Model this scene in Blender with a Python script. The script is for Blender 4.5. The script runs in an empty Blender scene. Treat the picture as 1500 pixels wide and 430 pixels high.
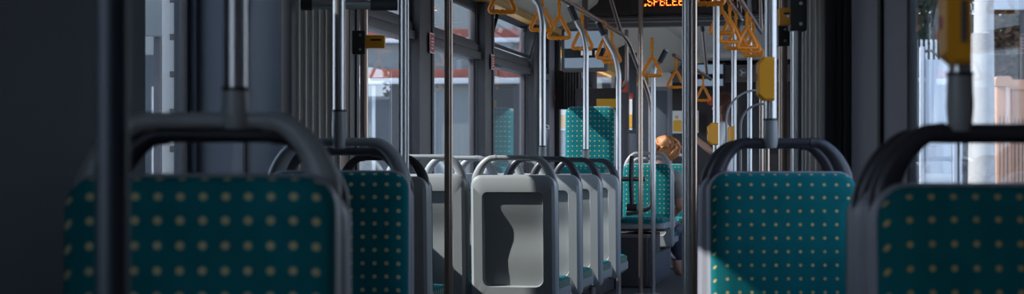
import bpy, bmesh, math, random
from mathutils import Vector, Matrix
random.seed(7)
D = bpy.data; SC = bpy.context.scene; COL = SC.collection
PI = math.pi
FPX = 2300.0; EYE = 0.95; CX, HY = 750.0, 250.0
TH = math.radians(12.15); CT, ST = math.cos(TH), math.sin(TH)

def P(px, py, d):                       # photo point at depth d, in the rear section's coordinates
    return Vector(((px-CX)*d/FPX, d, EYE+(HY-py)*d/FPX))
def W(L, S, z=0.0):                     # a point of the front section (L sideways, S along it)
    return Vector((L*CT+S*ST, -L*ST+S*CT, z))
def ratio(px): return math.tan(math.atan((px-CX)/FPX)-TH)
def S_at(px, L): return L/ratio(px)
def L_at(px, S): return S*ratio(px)
def dep(L, S): return S*CT-L*ST
def z_at(py, L, S): return EYE+(HY-py)*dep(L, S)/FPX

# ------------------------------------------------------------------ materials
def mat(name, col, rough=.5, metal=0., var=0., scale=30., bump=0., spec=None, emit=None, estr=0., coat=0.):
    m = D.materials.new(name); m.use_nodes = True
    n, l = m.node_tree.nodes, m.node_tree.links
    b = n['Principled BSDF']
    b.inputs['Base Color'].default_value = (*col, 1); b.inputs['Roughness'].default_value = rough
    b.inputs['Metallic'].default_value = metal
    if spec is not None: b.inputs['Specular IOR Level'].default_value = spec
    if coat: b.inputs['Coat Weight'].default_value = coat
    if emit: b.inputs['Emission Color'].default_value = (*emit, 1); b.inputs['Emission Strength'].default_value = estr
    if var or bump:
        tc = n.new('ShaderNodeTexCoord'); nz = n.new('ShaderNodeTexNoise')
        nz.inputs['Scale'].default_value = scale; nz.inputs['Detail'].default_value = 4
        l.new(tc.outputs['Object'], nz.inputs['Vector'])
        if var:
            mx = n.new('ShaderNodeMix'); mx.data_type = 'RGBA'
            mx.inputs[6].default_value = tuple(max(0, c*(1-var)) for c in col)+(1,)
            mx.inputs[7].default_value = tuple(min(1, c*(1+var)) for c in col)+(1,)
            l.new(nz.outputs['Fac'], mx.inputs[0]); l.new(mx.outputs[2], b.inputs['Base Color'])
        if bump:
            bp = n.new('ShaderNodeBump'); bp.inputs['Strength'].default_value = bump; bp.inputs['Distance'].default_value = .004
            l.new(nz.outputs['Fac'], bp.inputs['Height']); l.new(bp.outputs['Normal'], b.inputs['Normal'])
    return m

def fabric(name, base, dot, r0):
    m = D.materials.new(name); m.use_nodes = True
    n, l = m.node_tree.nodes, m.node_tree.links; b = n['Principled BSDF']
    b.inputs['Roughness'].default_value = .9; b.inputs['Specular IOR Level'].default_value = .15
    tc = n.new('ShaderNodeTexCoord'); sp = n.new('ShaderNodeSeparateXYZ'); l.new(tc.outputs['Object'], sp.inputs[0])
    def mth(op, a, bb=None):
        q = n.new('ShaderNodeMath'); q.operation = op
        for i, v in enumerate((a, bb)):
            if v is None: continue
            if isinstance(v, (int, float)): q.inputs[i].default_value = v
            else: l.new(v, q.inputs[i])
        return q.outputs[0]
    yz = mth('ADD', sp.outputs['Y'], sp.outputs['Z'])
    def cell(v, p):
        return mth('MULTIPLY', mth('SUBTRACT', mth('FRACT', mth('ADD', mth('DIVIDE', v, p), 100.25)), .5), p)
    u = cell(sp.outputs['X'], .0357); v = cell(yz, .0412)
    r = mth('SQRT', mth('ADD', mth('MULTIPLY', u, u), mth('MULTIPLY', v, v)))
    mr = n.new('ShaderNodeMapRange'); mr.inputs[1].default_value = r0+.001; mr.inputs[2].default_value = r0-.001
    l.new(r, mr.inputs[0])
    nz = n.new('ShaderNodeTexNoise'); nz.inputs['Scale'].default_value = 14; nz.inputs['Detail'].default_value = 6
    l.new(tc.outputs['Object'], nz.inputs['Vector'])
    mx = n.new('ShaderNodeMix'); mx.data_type = 'RGBA'; l.new(nz.outputs['Fac'], mx.inputs[0])
    mx.inputs[6].default_value = tuple(c*.75 for c in base)+(1,); mx.inputs[7].default_value = tuple(c*1.25 for c in base)+(1,)
    m2 = n.new('ShaderNodeMix'); m2.data_type = 'RGBA'; l.new(mr.outputs[0], m2.inputs[0])
    l.new(mx.outputs[2], m2.inputs[6]); m2.inputs[7].default_value = (*dot, 1)
    l.new(m2.outputs[2], b.inputs['Base Color'])
    n2 = n.new('ShaderNodeTexNoise'); n2.inputs['Scale'].default_value = 700; l.new(tc.outputs['Object'], n2.inputs['Vector'])
    bp = n.new('ShaderNodeBump'); bp.inputs['Strength'].default_value = .35; bp.inputs['Distance'].default_value = .002
    l.new(n2.outputs['Fac'], bp.inputs['Height']); l.new(bp.outputs['Normal'], b.inputs['Normal'])
    return m

def glassmat(name, tint=(.9, .93, .95), f0=.05):
    m = D.materials.new(name); m.use_nodes = True
    n, l = m.node_tree.nodes, m.node_tree.links
    n.remove(n['Principled BSDF']); out = n['Material Output']
    lw = n.new('ShaderNodeLayerWeight'); lw.inputs['Blend'].default_value = .5
    pw = n.new('ShaderNodeMath'); pw.operation = 'POWER'; l.new(lw.outputs['Facing'], pw.inputs[0]); pw.inputs[1].default_value = 5
    ma = n.new('ShaderNodeMath'); ma.operation = 'MULTIPLY_ADD'; l.new(pw.outputs[0], ma.inputs[0])
    ma.inputs[1].default_value = 1-f0; ma.inputs[2].default_value = f0
    t = n.new('ShaderNodeBsdfTransparent'); t.inputs[0].default_value = (*tint, 1)
    g = n.new('ShaderNodeBsdfGlossy'); g.inputs['Roughness'].default_value = .01; g.inputs[0].default_value = (.95, .97, 1, 1)
    mx = n.new('ShaderNodeMixShader'); l.new(ma.outputs[0], mx.inputs[0]); l.new(t.outputs[0], mx.inputs[1]); l.new(g.outputs[0], mx.inputs[2])
    l.new(mx.outputs[0], out.inputs[0])
    return m

M = dict(
 fabric=fabric('teal_dotted_fabric', (.0035, .125, .138), (.56, .38, .14), .0046), fabric_big=fabric('teal_large_dot_fabric', (.003, .125, .142), (.46, .41, .22), .0066),
 shell=mat('grey_seat_plastic', (.275, .29, .298), .42, var=.07, scale=9, bump=.05),
 shell_b=mat('grey_seat_plastic_rear', (.26, .26, .30), .42, var=.07, scale=9),
 recess=mat('textured_grey_panel', (.31, .335, .325), .55, var=.12, scale=6, bump=.08),
 hgrey=mat('grey_handle_plastic', (.25, .26, .265), .38, var=.08, scale=20),
 hdark=mat('charcoal_handle_plastic', (.028, .026, .034), .38, var=.15, scale=20),
 chrome=mat('brushed_steel', (.47, .47, .48), .34, 1., var=.06, scale=60),
 brown_steel=mat('bronze_tinted_steel', (.36, .28, .24), .3, 1., var=.06, scale=60),
 navy_steel=mat('navy_coated_steel', (.014, .02, .03), .45, .2, var=.1, scale=30),
 black=mat('black_rubber', (.012, .012, .014), .55, var=.2, scale=25),
 clamp=mat('black_clamp_plastic', (.022, .023, .026), .45, var=.15, scale=40),
 bolt=mat('bolt_steel', (.4, .4, .42), .35, 1.),
 yellow=mat('amber_plastic', (.86, .36, .014), .4, var=.06, scale=30),
 orange=mat('orange_strap_plastic', (.88, .27, .012), .42, var=.06, scale=30),
 webbing=mat('orange_webbing', (.85, .29, .015), .8, var=.15, scale=120),
 wall=mat('grey_wall_panel', (.19, .18, .21), .55, var=.06, scale=5, bump=.03),
 wall_dark=mat('darkened_navy_lining', (.015, .025, .038), .7, var=.12, scale=4),  # near-black navy put into the colour for the fade to dark at left
 portal=mat('slate_portal_panel', (.06, .072, .092), .6, var=.06, scale=4),
 pillar=mat('brown_grey_pillar', (.055, .05, .052), .5, var=.1, scale=12),
 ceiling=mat('ceiling_cream', (.68, .65, .59), .6, var=.04, scale=3),
 cove=mat('cream_cove_panel', (.74, .67, .54), .5, var=.04, scale=3),
 cove_y=mat('yellow_trim', (.62, .33, .06), .5, var=.05, scale=8),
 floor=mat('dark_speckled_vinyl', (.05, .045, .042), .55, var=.5, scale=160),
 plinth=mat('charcoal_plinth', (.04, .037, .042), .5, var=.1, scale=6),
 bellows=mat('ribbed_bellows_rubber', (.30, .275, .255), .65, var=.12, scale=14),
 bellows_b=mat('bellows_edge_strip', (.72, .70, .67), .5, var=.1, scale=14),
 glass=glassmat('window_glass'), clear=glassmat('clear_screen', (.93, .95, .96), .06),
 red=mat('red_sticker', (.5, .06, .04), .5, var=.05), white=mat('white_sticker', (.72, .72, .7), .5, var=.04),
 header=mat('dark_brown_header', (.028, .02, .018), .5, var=.15, scale=6),
 frame=mat('dull_header_metal', (.16, .14, .135), .45, .4, var=.12, scale=10),
 ledback=mat('led_window', (.05, .008, .004), .25, var=.1),
 led=mat('led_amber', (.9, .35, .02), .5, emit=(1., .32, .03), estr=3.2),
 led_red=mat('led_red', (.9, .08, .03), .5, emit=(1., .07, .03), estr=2.0),
 screen=mat('screen_blue', (.05, .07, .1), .25, emit=(.20, .27, .36), estr=.55),
 screen_dark=mat('screen_band', (.01, .012, .018), .25, var=.1),
 screen_lit=mat('screen_lit_icons', (.1, .1, .1), .3, emit=(.5, .55, .6), estr=.5),
 skin=mat('skin', (.48, .26, .18), .5, var=.05, scale=20), hair_o=mat('ginger_hair', (.48, .2, .075), .55, var=.35, scale=50, bump=.6),
 hair_b=mat('brown_hair', (.085, .026, .015), .45, var=.35, scale=50, bump=.6),
 cloth_w=mat('white_cotton', (.62, .62, .63), .8, var=.05), cloth_d=mat('dark_denim', (.03, .035, .06), .8, var=.2),
 cloth_g=mat('grey_knit', (.2, .18, .17), .85, var=.2), eye=mat('eye_dark', (.02, .015, .01), .2, var=.1),
 facade=mat('cream_facade', (.20, .215, .21), .8, var=.1, scale=.8), facade_red=mat('rust_red_band', (.22, .055, .035), .7, var=.2, scale=2),
 facade_white=mat('white_band', (.48, .5, .52), .7, var=.08, scale=2), facade_dark=mat('shop_window', (.02, .025, .03), .2, var=.2, scale=1),
 curtain=mat('ochre_curtain', (.3, .15, .05), .8, var=.3, scale=3),
 concrete=mat('painted_concrete', (.40, .375, .35), .75, var=.16, scale=6, bump=.2),
 brick=mat('peach_render', (.50, .28, .18), .8, var=.15, scale=6, bump=.2), fence=mat('white_fence_paint', (.48, .51, .55), .5, var=.06),
 asphalt=mat('asphalt', (.27, .265, .26), .85, var=.3, scale=3), pave=mat('pale_paving', (.35, .34, .33), .85, var=.15, scale=2),
 leaf=mat('dark_leaves', (.016, .028, .012), .75, var=.6, scale=3), leaf_o=mat('autumn_leaves', (.10, .05, .016), .75, var=.7, scale=3), bark=mat('bark', (.06, .045, .035), .85, var=.4, scale=8, bump=.5),
 belt=mat('grey_belt_webbing', (.3, .3, .31), .75, var=.15, scale=90), ad_y=mat('poster_yellow', (.75, .38, .02), .5, var=.08, scale=20),
 car=mat('car_blue_paint', (.05, .07, .12), .25, .3, var=.08, scale=2, coat=.5), tyre=mat('tyre', (.012, .012, .012), .8, var=.2),
)

# ------------------------------------------------------------------ mesh helpers
def add_box(bm, c, s, rot=None, bev=0.):
    T = Matrix.Translation(Vector(c)) @ (rot.to_4x4() if rot else Matrix()) @ Matrix.Diagonal((*s, 1))
    r = bmesh.ops.create_cube(bm, size=1, matrix=T)
    if bev:
        es = list({e for v in r['verts'] for e in v.link_edges})
        bmesh.ops.bevel(bm, geom=es, offset=bev, segments=2, affect='EDGES', profile=.6)
def box(c, s, rot=None, bev=0.):
    bm = bmesh.new(); add_box(bm, c, s, rot, bev); return bm
def boxes(lst, bev=0.):
    bm = bmesh.new()
    for c, s in lst: add_box(bm, c, s, None, bev)
    return bm
def span(x0, x1, y0, y1, z0, z1): return (((x0+x1)/2, (y0+y1)/2, (z0+z1)/2), (abs(x1-x0), abs(y1-y0), abs(z1-z0)))
def add_sweep(bm, pts, rad, seg=12, up=None, closed=False, cap=True):
    """tube along pts; rad is a number, a list, or a list of (side, up) half sizes"""
    pts = [Vector(p) for p in pts]; n = len(pts); rings = []; ref = Vector(up) if up else None; prev = None
    for i, p in enumerate(pts):
        if closed: t = pts[(i+1) % n]-pts[i-1]
        else: t = pts[min(i+1, n-1)]-pts[max(i-1, 0)]
        t.normalize()
        if ref is not None: a = t.cross(ref)
        elif prev is None: a = t.cross(Vector((0, 0, 1)) if abs(t.z) < .9 else Vector((0, 1, 0)))
        else: a = prev - t*prev.dot(t)
        a.normalize(); prev = a; b = a.cross(t).normalized()
        r = rad[i] if isinstance(rad, (list, tuple)) and isinstance(rad, list) else rad
        ra, rb = r if isinstance(r, tuple) else (r, r)
        rings.append([bm.verts.new(p+a*ra*math.cos(2*PI*k/seg)+b*rb*math.sin(2*PI*k/seg)) for k in range(seg)])
    m = n if closed else n-1
    for i in range(m):
        A, B = rings[i], rings[(i+1) % n]
        for k in range(seg): bm.faces.new((A[k], A[(k+1) % seg], B[(k+1) % seg], B[k]))
    if cap and not closed:
        bm.faces.new(rings[0][::-1]); bm.faces.new(rings[-1])
def sweep(*a, **k):
    bm = bmesh.new(); add_sweep(bm, *a, **k); return bm
def smooth_path(pts, n=8):
    pts = [Vector(p) for p in pts]; out = []
    for i in range(len(pts)-1):
        p0 = pts[max(i-1, 0)]; p1 = pts[i]; p2 = pts[i+1]; p3 = pts[min(i+2, len(pts)-1)]
        for k in range(n):
            t = k/n
            out.append(.5*((2*p1)+(p2-p0)*t+(2*p0-5*p1+4*p2-p3)*t*t+(3*p1-p0-3*p2+p3)*t**3))
    out.append(pts[-1]); return out
def rr(x0, x1, z0, z1, rt, rb, n=6, side=0):
    """rounded rectangle outline (x, z), counter-clockwise"""
    out = []; cnt = 0
    for cx, cz, r, a0 in ((x1-rt, z1-rt, rt, 0), (x0+rt, z1-rt, rt, PI/2), (x0+rb, z0+rb, rb, PI), (x1-rb, z0+rb, rb, 1.5*PI)):
        for k in range(n+1):
            a = a0+PI/2*k/n; out.append((cx+r*math.cos(a), cz+r*math.sin(a)))
        cnt += 1
        if side and cnt in (2, 4):
            za, zb_ = z1-rt, z0+rb
            for k in range(1, side+1):
                f = k/(side+1); out.append((x0, za+(zb_-za)*f) if cnt == 2 else (x1, zb_+(za-zb_)*f))
    return out
def loft(bm, layers, cap0=True, cap1=True):
    """layers: list of lists of 3D points with the same count"""
    R = [[bm.verts.new(p) for p in L] for L in layers]; n = len(R[0])
    for A, B in zip(R, R[1:]):
        for k in range(n): bm.faces.new((A[k], A[(k+1) % n], B[(k+1) % n], B[k]))
    if cap0: bm.faces.new(R[0][::-1])
    if cap1: bm.faces.new(R[-1])
def obj(name, bm, m, parent=None, loc=None, rotz=None, smooth=True, ang=35):
    if isinstance(bm, bmesh.types.BMesh):
        bmesh.ops.recalc_face_normals(bm, faces=bm.faces)
        me = D.meshes.new(name); bm.to_mesh(me); bm.free()
        if smooth:
            for p in me.polygons: p.use_smooth = True
            me.set_sharp_from_angle(angle=math.radians(ang))
        me.materials.append(M[m] if isinstance(m, str) else m)
    else: me = bm
    o = D.objects.new(name, me); COL.objects.link(o)
    if parent is not None: o.parent = parent
    if loc is not None: o.location = loc
    if rotz is not None: o.rotation_euler.z = rotz
    return o
def tag(o, label=None, cat=None, group=None, kind=None):
    for k, v in (('label', label), ('category', cat), ('group', group), ('kind', kind)):
        if v: o[k] = v
    return o
def thing(name, label, cat, loc=(0, 0, 0), rotz=0., group=None, kind=None):
    o = D.objects.new(name, None); o.empty_display_size = .1; COL.objects.link(o)
    o.location = loc; o.rotation_euler.z = rotz
    return tag(o, label, cat, group, kind)
def struct(name, bm, m, front=False, parent=None, **k):
    o = obj(name, bm, m, parent, rotz=(-TH if front else None), **k)
    if parent is None: o['kind'] = 'structure'
    return o
def copy_thing(root, loc, rotz, label):
    r = root.copy(); COL.objects.link(r); r.location = loc; r.rotation_euler.z = rotz; r['label'] = label
    for ch in list(root.children):
        c = ch.copy(); COL.objects.link(c); c.parent = r
        for g in list(ch.children):
            d = g.copy(); COL.objects.link(d); d.parent = c
    return r

# ------------------------------------------------------------------ seats (local: faces -Y, origin on the floor under the backrest)
LEAN = math.tan(math.radians(2.5))
def shear(pts, z0=.4): return [Vector((p[0], p[1]+(p[2]-z0)*LEAN, p[2])) for p in pts]
def lay(outline, y): return shear([(x, y, z) for x, z in outline])

def make_seat(name, label, loc, rotz, group, top=.945, handle='hdark', shellm='shell', zc=.40, leg=True, w=.435, fab='fabric', arch=True):
    t = thing(name, label, 'seat', loc, rotz, group)
    h = w/2
    # shell with a recessed rear panel
    bm = bmesh.new(); zb = zc-.13
    SD = 12; o0 = rr(-h, h, zb, top, .055, .03, side=SD); o1 = rr(-h+.004, h-.004, zb, top-.004, .055, .03, side=SD); o2 = rr(-h+.018, h-.018, zb+.012, top-.020, .05, .03, side=SD)
    rc = rr(-h+.062, h-.062, zb+.10, top-.085, .028, .04, side=SD); rc2 = rr(-h+.068, h-.068, zb+.106, top-.091, .026, .04, side=SD)
    HT = top-.09-(zb+.1); DP = (.017, .021, .028, .038, .046, .046, .041, .037, .037, .039, .04)
    def deep(z):
        f = max(0, min(.9999, (top-.09-z)/HT))*10; i = int(f); return .114-DP[i]-(DP[i+1]-DP[i])*(f-i)
    loft(bm, [lay(o1, .018), lay(o0, .026), lay(o0, .085), lay(o1, .103), lay(o2, .114), lay(rc, .114)], cap1=False)
    # ring for the recess wall and its floor, the floor depth shaped to cast a curved shadow edge
    ring = lay(rc, .114); inner = shear([(x, deep(z), z) for x, z in rc2])
    A = [bm.verts.new(p) for p in ring]; B = [bm.verts.new(p) for p in inner]; n = len(A)
    for k in range(n): bm.faces.new((A[k], A[(k+1) % n], B[(k+1) % n], B[k]))
    m = 13      # mirror index pairs of the outline: quads straight across
    for i in range(-SD-7, 6): bm.faces.new((B[i % n], B[(i+1) % n], B[(m-i-1) % n], B[(m-i) % n]))
    bmesh.ops.remove_doubles(bm, verts=bm.verts, dist=.0003)
    obj('shell', bm, shellm, t)
    # backrest cushion
    bm = bmesh.new()
    zt = top-.007; z0 = zc-.02; k0 = h-.0035
    loft(bm, [lay(rr(-k0, k0, z0, zt, .052, .03), .022), lay(rr(-k0-.002, k0+.002, z0, zt+.002, .052, .03), .008), lay(rr(-k0+.003, k0-.003, z0+.002, zt-.002, .05, .03), -.006),
              lay(rr(-k0+.014, k0-.014, z0+.01, zt-.013, .045, .03), -.014), lay(rr(-k0+.06, k0-.06, z0+.05, zt-.06, .03, .03), -.017)])
    obj('back_cushion', bm, fab, t, ang=60)
    # seat pan and seat cushion
    def flat(out, z): return [Vector((x, y, z)) for x, y in out]
    bm = bmesh.new()
    a = rr(-h+.004, h-.004, -.41, .05, .04, .06); b = rr(-h+.03, h-.03, -.37, .03, .04, .06)
    loft(bm, [flat(b, zc-.115), flat(a, zc-.09), flat(a, zc-.045)])
    obj('seat_pan', bm, shellm, t)
    bm = bmesh.new()
    a = rr(-h+.012, h-.012, -.425, -.012, .04, .07); b = rr(-h+.03, h-.03, -.405, -.03, .04, .07); c = rr(-h+.08, h-.08, -.36, -.06, .04, .07)
    loft(bm, [flat(a, zc-.046), flat(a, zc-.012), flat(b, zc), flat(c, zc+.004)])
    obj('seat_cushion', bm, fab, t, ang=60)
    # grab handle arching over the backrest
    if arch:
        yh = .064
        zc0 = top-.05; raw = [(-h+.030, yh, zc0), (-h+.027, yh, top-.012), (-h+.052, yh, top+.042), (-h+.09, yh, top+.078), (-h+.125, yh, top+.086)]
        raw = shear(raw); left = smooth_path(raw, 5); n = len(left)
        rad = []
        for i in range(n):
            f = i/(n-1); rad.append((.030-.017*f, .02-.006*f))
        right = [Vector((-p.x, p.y, p.z)) for p in left][::-1]
        hd = obj('grab_handle', sweep(left+right, rad+rad[::-1], seg=12, up=(0, 1, 0)), handle, t, ang=60)
        yy = left[-1].y; zz = left[-1].z
        for s in (-1, 1):
            obj('collar', sweep([(s*(h-.128), yy, zz), (s*(h-.114), yy, zz-.002)], .0158, 14), handle, hd)
    if leg:
        bm = bmesh.new(); add_sweep(bm, [(0, -.17, .012), (0, -.17, zc-.108)], .026, 14)
        lg = obj('pedestal_leg', bm, 'chrome', t)
        obj('foot_plate', box((0, -.17, .008), (.16, .16, .016), bev=.004), 'chrome', lg)
    return t

near = 'rear section seats around the joint'
YS = .005
sx = lambda px, d: (px-CX)*d/FPX
make_seat('bus_seat', 'nearest teal dotted seat on the left, facing us, with a charcoal grab handle', (sx(288, 2.47), 2.47, 0), 0, near, fab='fabric_big', top=.946, handle='hgrey', shellm='shell_b')
make_seat('bus_seat', 'second teal dotted seat on the left, facing us, behind the nearest left seat', (sx(492, 4.7), 4.7, 0), 0, near, fab='fabric_big', top=.952, handle='hgrey', shellm='shell_b')
make_seat('bus_seat', 'dark teal seat facing us with a triangle of sun on its lower corner', (sx(1150, 4.6), 4.6, 0), 0, near, top=.949, shellm='shell_b')
make_seat('bus_seat', 'nearest seat on the far right, dark dotted back facing us below the window', (sx(1488, 2.53), 2.53, 0), 0, near, top=.93, shellm='shell_b')
partner = 'grey shells standing back to back with the near seats'
make_seat('bus_seat', 'grey shell back to back with the nearest left seat', (sx(288, 2.47), 2.47+.30, 0), PI, partner, top=.925, shellm='shell_b')
make_seat('bus_seat', 'grey shell back to back with the second left seat', (sx(492, 4.7), 4.7+.30, 0), PI, partner, top=.925, shellm='shell_b')
make_seat('bus_seat', 'grey shell back to back with the sunlit-corner seat, its charcoal handle just behind', (sx(1150, 4.6)-.005, 4.6+.32, 0), PI, partner, top=.945, shellm='shell_b')
make_seat('bus_seat', 'grey shell back to back with the nearest seat on the far right', (sx(1488, 2.53), 2.53+.30, 0), PI, partner, top=.925, shellm='shell_b')

RF = PI-TH
row = 'forward facing grey backed seats in the left row'
aisle = ['largest grey seat back, full recessed panel in view, at the aisle', 'grey aisle seat just ahead of the largest grey seat back',
         'third grey aisle seat back from us, with a charcoal handle', 'farthest grey aisle seat back of the row, just before the plinth seats']
for i, S in enumerate((7.775, 8.50, 9.22, 9.94)):
    make_seat('bus_seat', aisle[i], W(-1.645, S), RF, row, top=.93, handle='hgrey' if i == 0 else 'hdark')
win = ['grey window seat back beside the largest grey seat back', 'grey window seat back half hidden behind the first one in the row',
       'third grey window seat from us, only its handle in view', 'farthest grey window seat of the row, before the tall seat']
for i, S in enumerate((7.775, 8.50, 9.22, 9.94)):
    make_seat('bus_seat', win[i], W(-2.105, S), RF, row, top=.935, handle='hgrey')
make_seat('bus_seat', 'window seat with a dark handle carrying a pole, ahead of the second left seat', W(-2.10, 7.03), RF, row, top=.925)
# far seats facing us
tall = make_seat('raised_seat', 'tall teal dotted seat high on the wheel box, crossed by a dark diagonal shadow', W(-2.02, 12.27), -TH, None, top=1.462, handle='hgrey', zc=.98, leg=False, w=.395, arch=False)
make_seat('plinth_seat', 'teal dotted seat on the charcoal plinth, beside the aisle', W(-1.695, 13.3), -TH, 'seats facing us at the front of the bus', top=1.015, handle='hgrey', zc=.565, leg=False, w=.41)
make_seat('plinth_seat', 'teal dotted seat farther off, half hidden by the twin poles', W(-1.745, 15.6), -TH, 'seats facing us at the front of the bus', top=1.02, handle='hgrey', zc=.5, leg=True, w=.42)
make_seat('bus_seat', 'grey shell back to back with the plinth seat, under the ginger-haired passenger', W(-1.695, 13.64), RF, None, top=.97, handle='hgrey', zc=.42, leg=False, w=.41)

# ------------------------------------------------------------------ poles
def pole(name, label, pts, r=.019, m='chrome', group='grab poles', sleeve=None, foot=False, collar=None):
    base = Vector(pts[0]); t = thing(name, label, 'pole', base, 0, group)
    loc = [Vector(p)-base for p in pts]
    obj('tube', sweep(loc, r, 18), m, t)
    if sleeve:
        obj('sleeve', sweep([(0, 0, -.012), (0, 0, .0), (0, 0, sleeve*.35), (0, 0, sleeve)], [r*.9, r*1.08, r*1.2, r*1.12], 18), 'hgrey', t)
        obj('joint_ring', sweep([(0, 0, sleeve), (0, 0, sleeve+.006)], r*1.2, 18), 'black', t)
    if foot: obj('foot_flange', sweep([(0, 0, 0.001), (0, 0, .012), (0, 0, .02)], [.06, .06, .024], 20), 'chrome', t)
    if collar: # black sleeve near the top end
        a = loc[-1]; b = loc[-2]; d = (b-a).normalized()
        obj('top_sleeve', sweep([a+d*.01, a+d*collar], r*1.18, 16), 'clamp', t)
    return t
CEIL = 2.42
def seatpole(px, d, ztop, label, zb=1.035, sl=.07):
    x = sx(px, d)
    return pole('grab_pole', label, [(x, d, zb), (x, d, ztop)], sleeve=sl)
seatpole(345, 2.557, CEIL, 'blurred pole rising from the handle of the nearest left seat', 1.03, .05)
seatpole(497, 4.786, CEIL, 'pole with a grey sleeve on the handle of the second left seat', 1.03, .10)
seatpole(1129, 4.684, CEIL, 'pole on the handle of the sunlit-corner seat, carrying an amber stop box', 1.03, .07)
seatpole(1406, 2.617, CEIL, 'blurred pole in front of the right window, carrying the big amber box', 1.028, .08)
def floorpole(px, d, label, m='chrome', r=.019, z0=0, name='grab_pole', ztop=CEIL):
    x = sx(px, d); return pole(name, label, [(x, d, z0), (x, d, ztop)], r=r, m=m, foot=True)
floorpole(165, 1.75, 'dark out of focus post nearest us at the left edge', 'navy_steel', .0185)
floorpole(591.5, 5.9, 'pole left of the first window pillar, joined by a level rail at its top')
floorpole(657, 6.6, 'slim dark pole standing in front of the grey window seats', 'brown_steel', .0175)
floorpole(1006.5, 6.25, 'bright thick pole of the twin poles in the aisle', r=.0195)
floorpole(1016, 7.4, 'dark thinner pole just behind the bright twin pole', 'brown_steel', .0165)
floorpole(1166, 5.75, 'pole with the large black clamp beside the right bellows', r=.02)
floorpole(1147, 6.65, 'dark bronze pole left of the black clamp pole', 'brown_steel', .0185)
def fpole(px, L, label, m='chrome', r=.019, ztop=CEIL):
    S = S_at(px, L); p = W(L, S); return pole('grab_pole', label, [p, (p.x, p.y, ztop)], r=r, m=m, foot=True)
fpole(1049, -.76, 'slim bright pole right of the twin poles, with an amber box low on it')
fpole(1098, -.70, 'thin pole behind the rightmost hanging straps', r=.017)
fpole(938.5, -1.56, 'floor pole standing before the charcoal plinth', 'brown_steel', .018)
p = W(-2.22, 6.95+.0); s = S_at(526, -2.2); p = W(-2.2, 7.03-.066)
pole('grab_pole', 'slim pole with black clamp and amber box before the first window', [(p.x, p.y, 1.015), (p.x, p.y, CEIL)], m='brown_steel', sleeve=.06)

RZ = 2.02
def curved(px, L, label, z0, bend, dL, m='chrome', sl=.07, foot=False, zt=RZ-.012, name='curved_grab_pole', S=None):
    S = S or S_at(px, L)
    raw = [W(L, S, bend-.02), W(L, S, bend+.06), W(L+dL*.18, S, bend+.06+(zt-bend)*.3), W(L+dL*.55, S, bend+(zt-bend)*.68), W(L+dL, S, zt)]
    pts = [W(L, S, z0), W(L, S, bend-.1)]+smooth_path(raw, 6)
    return pole(name, label, pts, r=.018, m=m, sleeve=sl if not foot else None, foot=foot, collar=.11, group='curved poles up to the strap rail')
SB = lambda s: s-.066
curved(790, -1.645, 'curved pole on the second aisle seat, leaning to the rail near the open vent', 1.012, 1.70, -.105, S=SB(8.50))
curved(857, -1.645, 'curved pole in front of the tall teal seat', 1.012, 1.66, -.105, S=SB(9.94))
curved(906, -1.60, 'curved pole along the right edge of the tall teal seat', 0, 1.58, -.15, foot=True)
curved(1075, -.79, 'curved pole at the end of the right strap rail', 0, 1.85, .05, foot=True)
curved(957, -1.47, 'far curved pole left of the dark cabinet, under the far straps', 0, 1.62, .10, foot=True, zt=1.875)

# strap rails
def rail(name, label, L, S0, S1, z, tail=None, hangers=(), m='brown_steel'):
    t = thing(name, label, 'handrail', W(L, S0, z), 0, 'strap rails under the ceiling'); o = W(L, S0, z)
    pts = [W(L, S0, z)-o, W(L, S1-.02, z)-o]
    if tail: pts += [q-o for q in tail]
    obj('tube', sweep(pts, .017, 16), m, t)
    for (Sa, Sb) in hangers:
        h = obj('hanger', sweep([W(L, Sb, z)-o, W(L, Sa, CEIL)-o], .016, 14), m, t)
        obj('hanger_sleeve', sweep([W(L, Sa+(Sb-Sa)*.2, CEIL-(CEIL-z)*.2)-o, W(L, Sa, CEIL)-o], .021, 14), 'clamp', h)
    return t
Lr = -1.75
tl = smooth_path([W(Lr, 12.3, RZ), W(Lr+.03, 12.42, RZ-.06), W(-1.68, 12.55, 1.82), W(-1.60, 12.68, 1.58), W(-1.57, 12.70, 1.42)], 6)
tl += [W(-1.57, 12.70, .75)]+smooth_path([W(-1.57, 12.70, .70), W(-1.59, 12.70, .655), W(-1.66, 12.70, .625), W(-1.78, 12.70, .60)], 5)
rail('strap_rail', 'left strap rail, its front end sweeping down into a long curved pole', Lr, 6.9, 12.28, RZ, tl, ((6.95, 7.0), (9.2, 9.45), (11.15, 12.2)), m='brown_steel')
rail('strap_rail', 'right strap rail holding the nearest right straps', -.745, 7.3, 11.0, RZ, None, ((7.4, 7.45), (10.6, 10.95)))
rail('strap_rail', 'outer right strap rail with the small crowded straps', -.67, 7.5, 12.3, RZ, None, ((7.55, 7.6), (12.1, 12.25)))
rail('strap_rail', 'far left strap rail ahead of the display header', -1.40, 12.75, 16.2, 1.89, None, ((13.3, 13.7), (15.2, 15.8)))

# level rail top left
d = 5.9; xa, xb = sx(446, d), sx(591.5, d)-.024
zb = EYE+243*d/FPX
t = thing('level_handrail', 'level steel rail with black clamps at the top left, by the bellows', 'handrail', (xa, d, zb))
obj('tube', sweep([(0, 0, 0), (xb-xa, 0, 0)], .0175, 16), 'chrome', t)
obj('end_clamp', sweep([(xb-xa-.10, 0, 0), (xb-xa, 0, 0)], .022, 16), 'clamp', t)
obj('end_cap', sweep([(-.012, 0, 0), (.03, 0, 0)], .021, 16), 'clamp', t)
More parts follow.
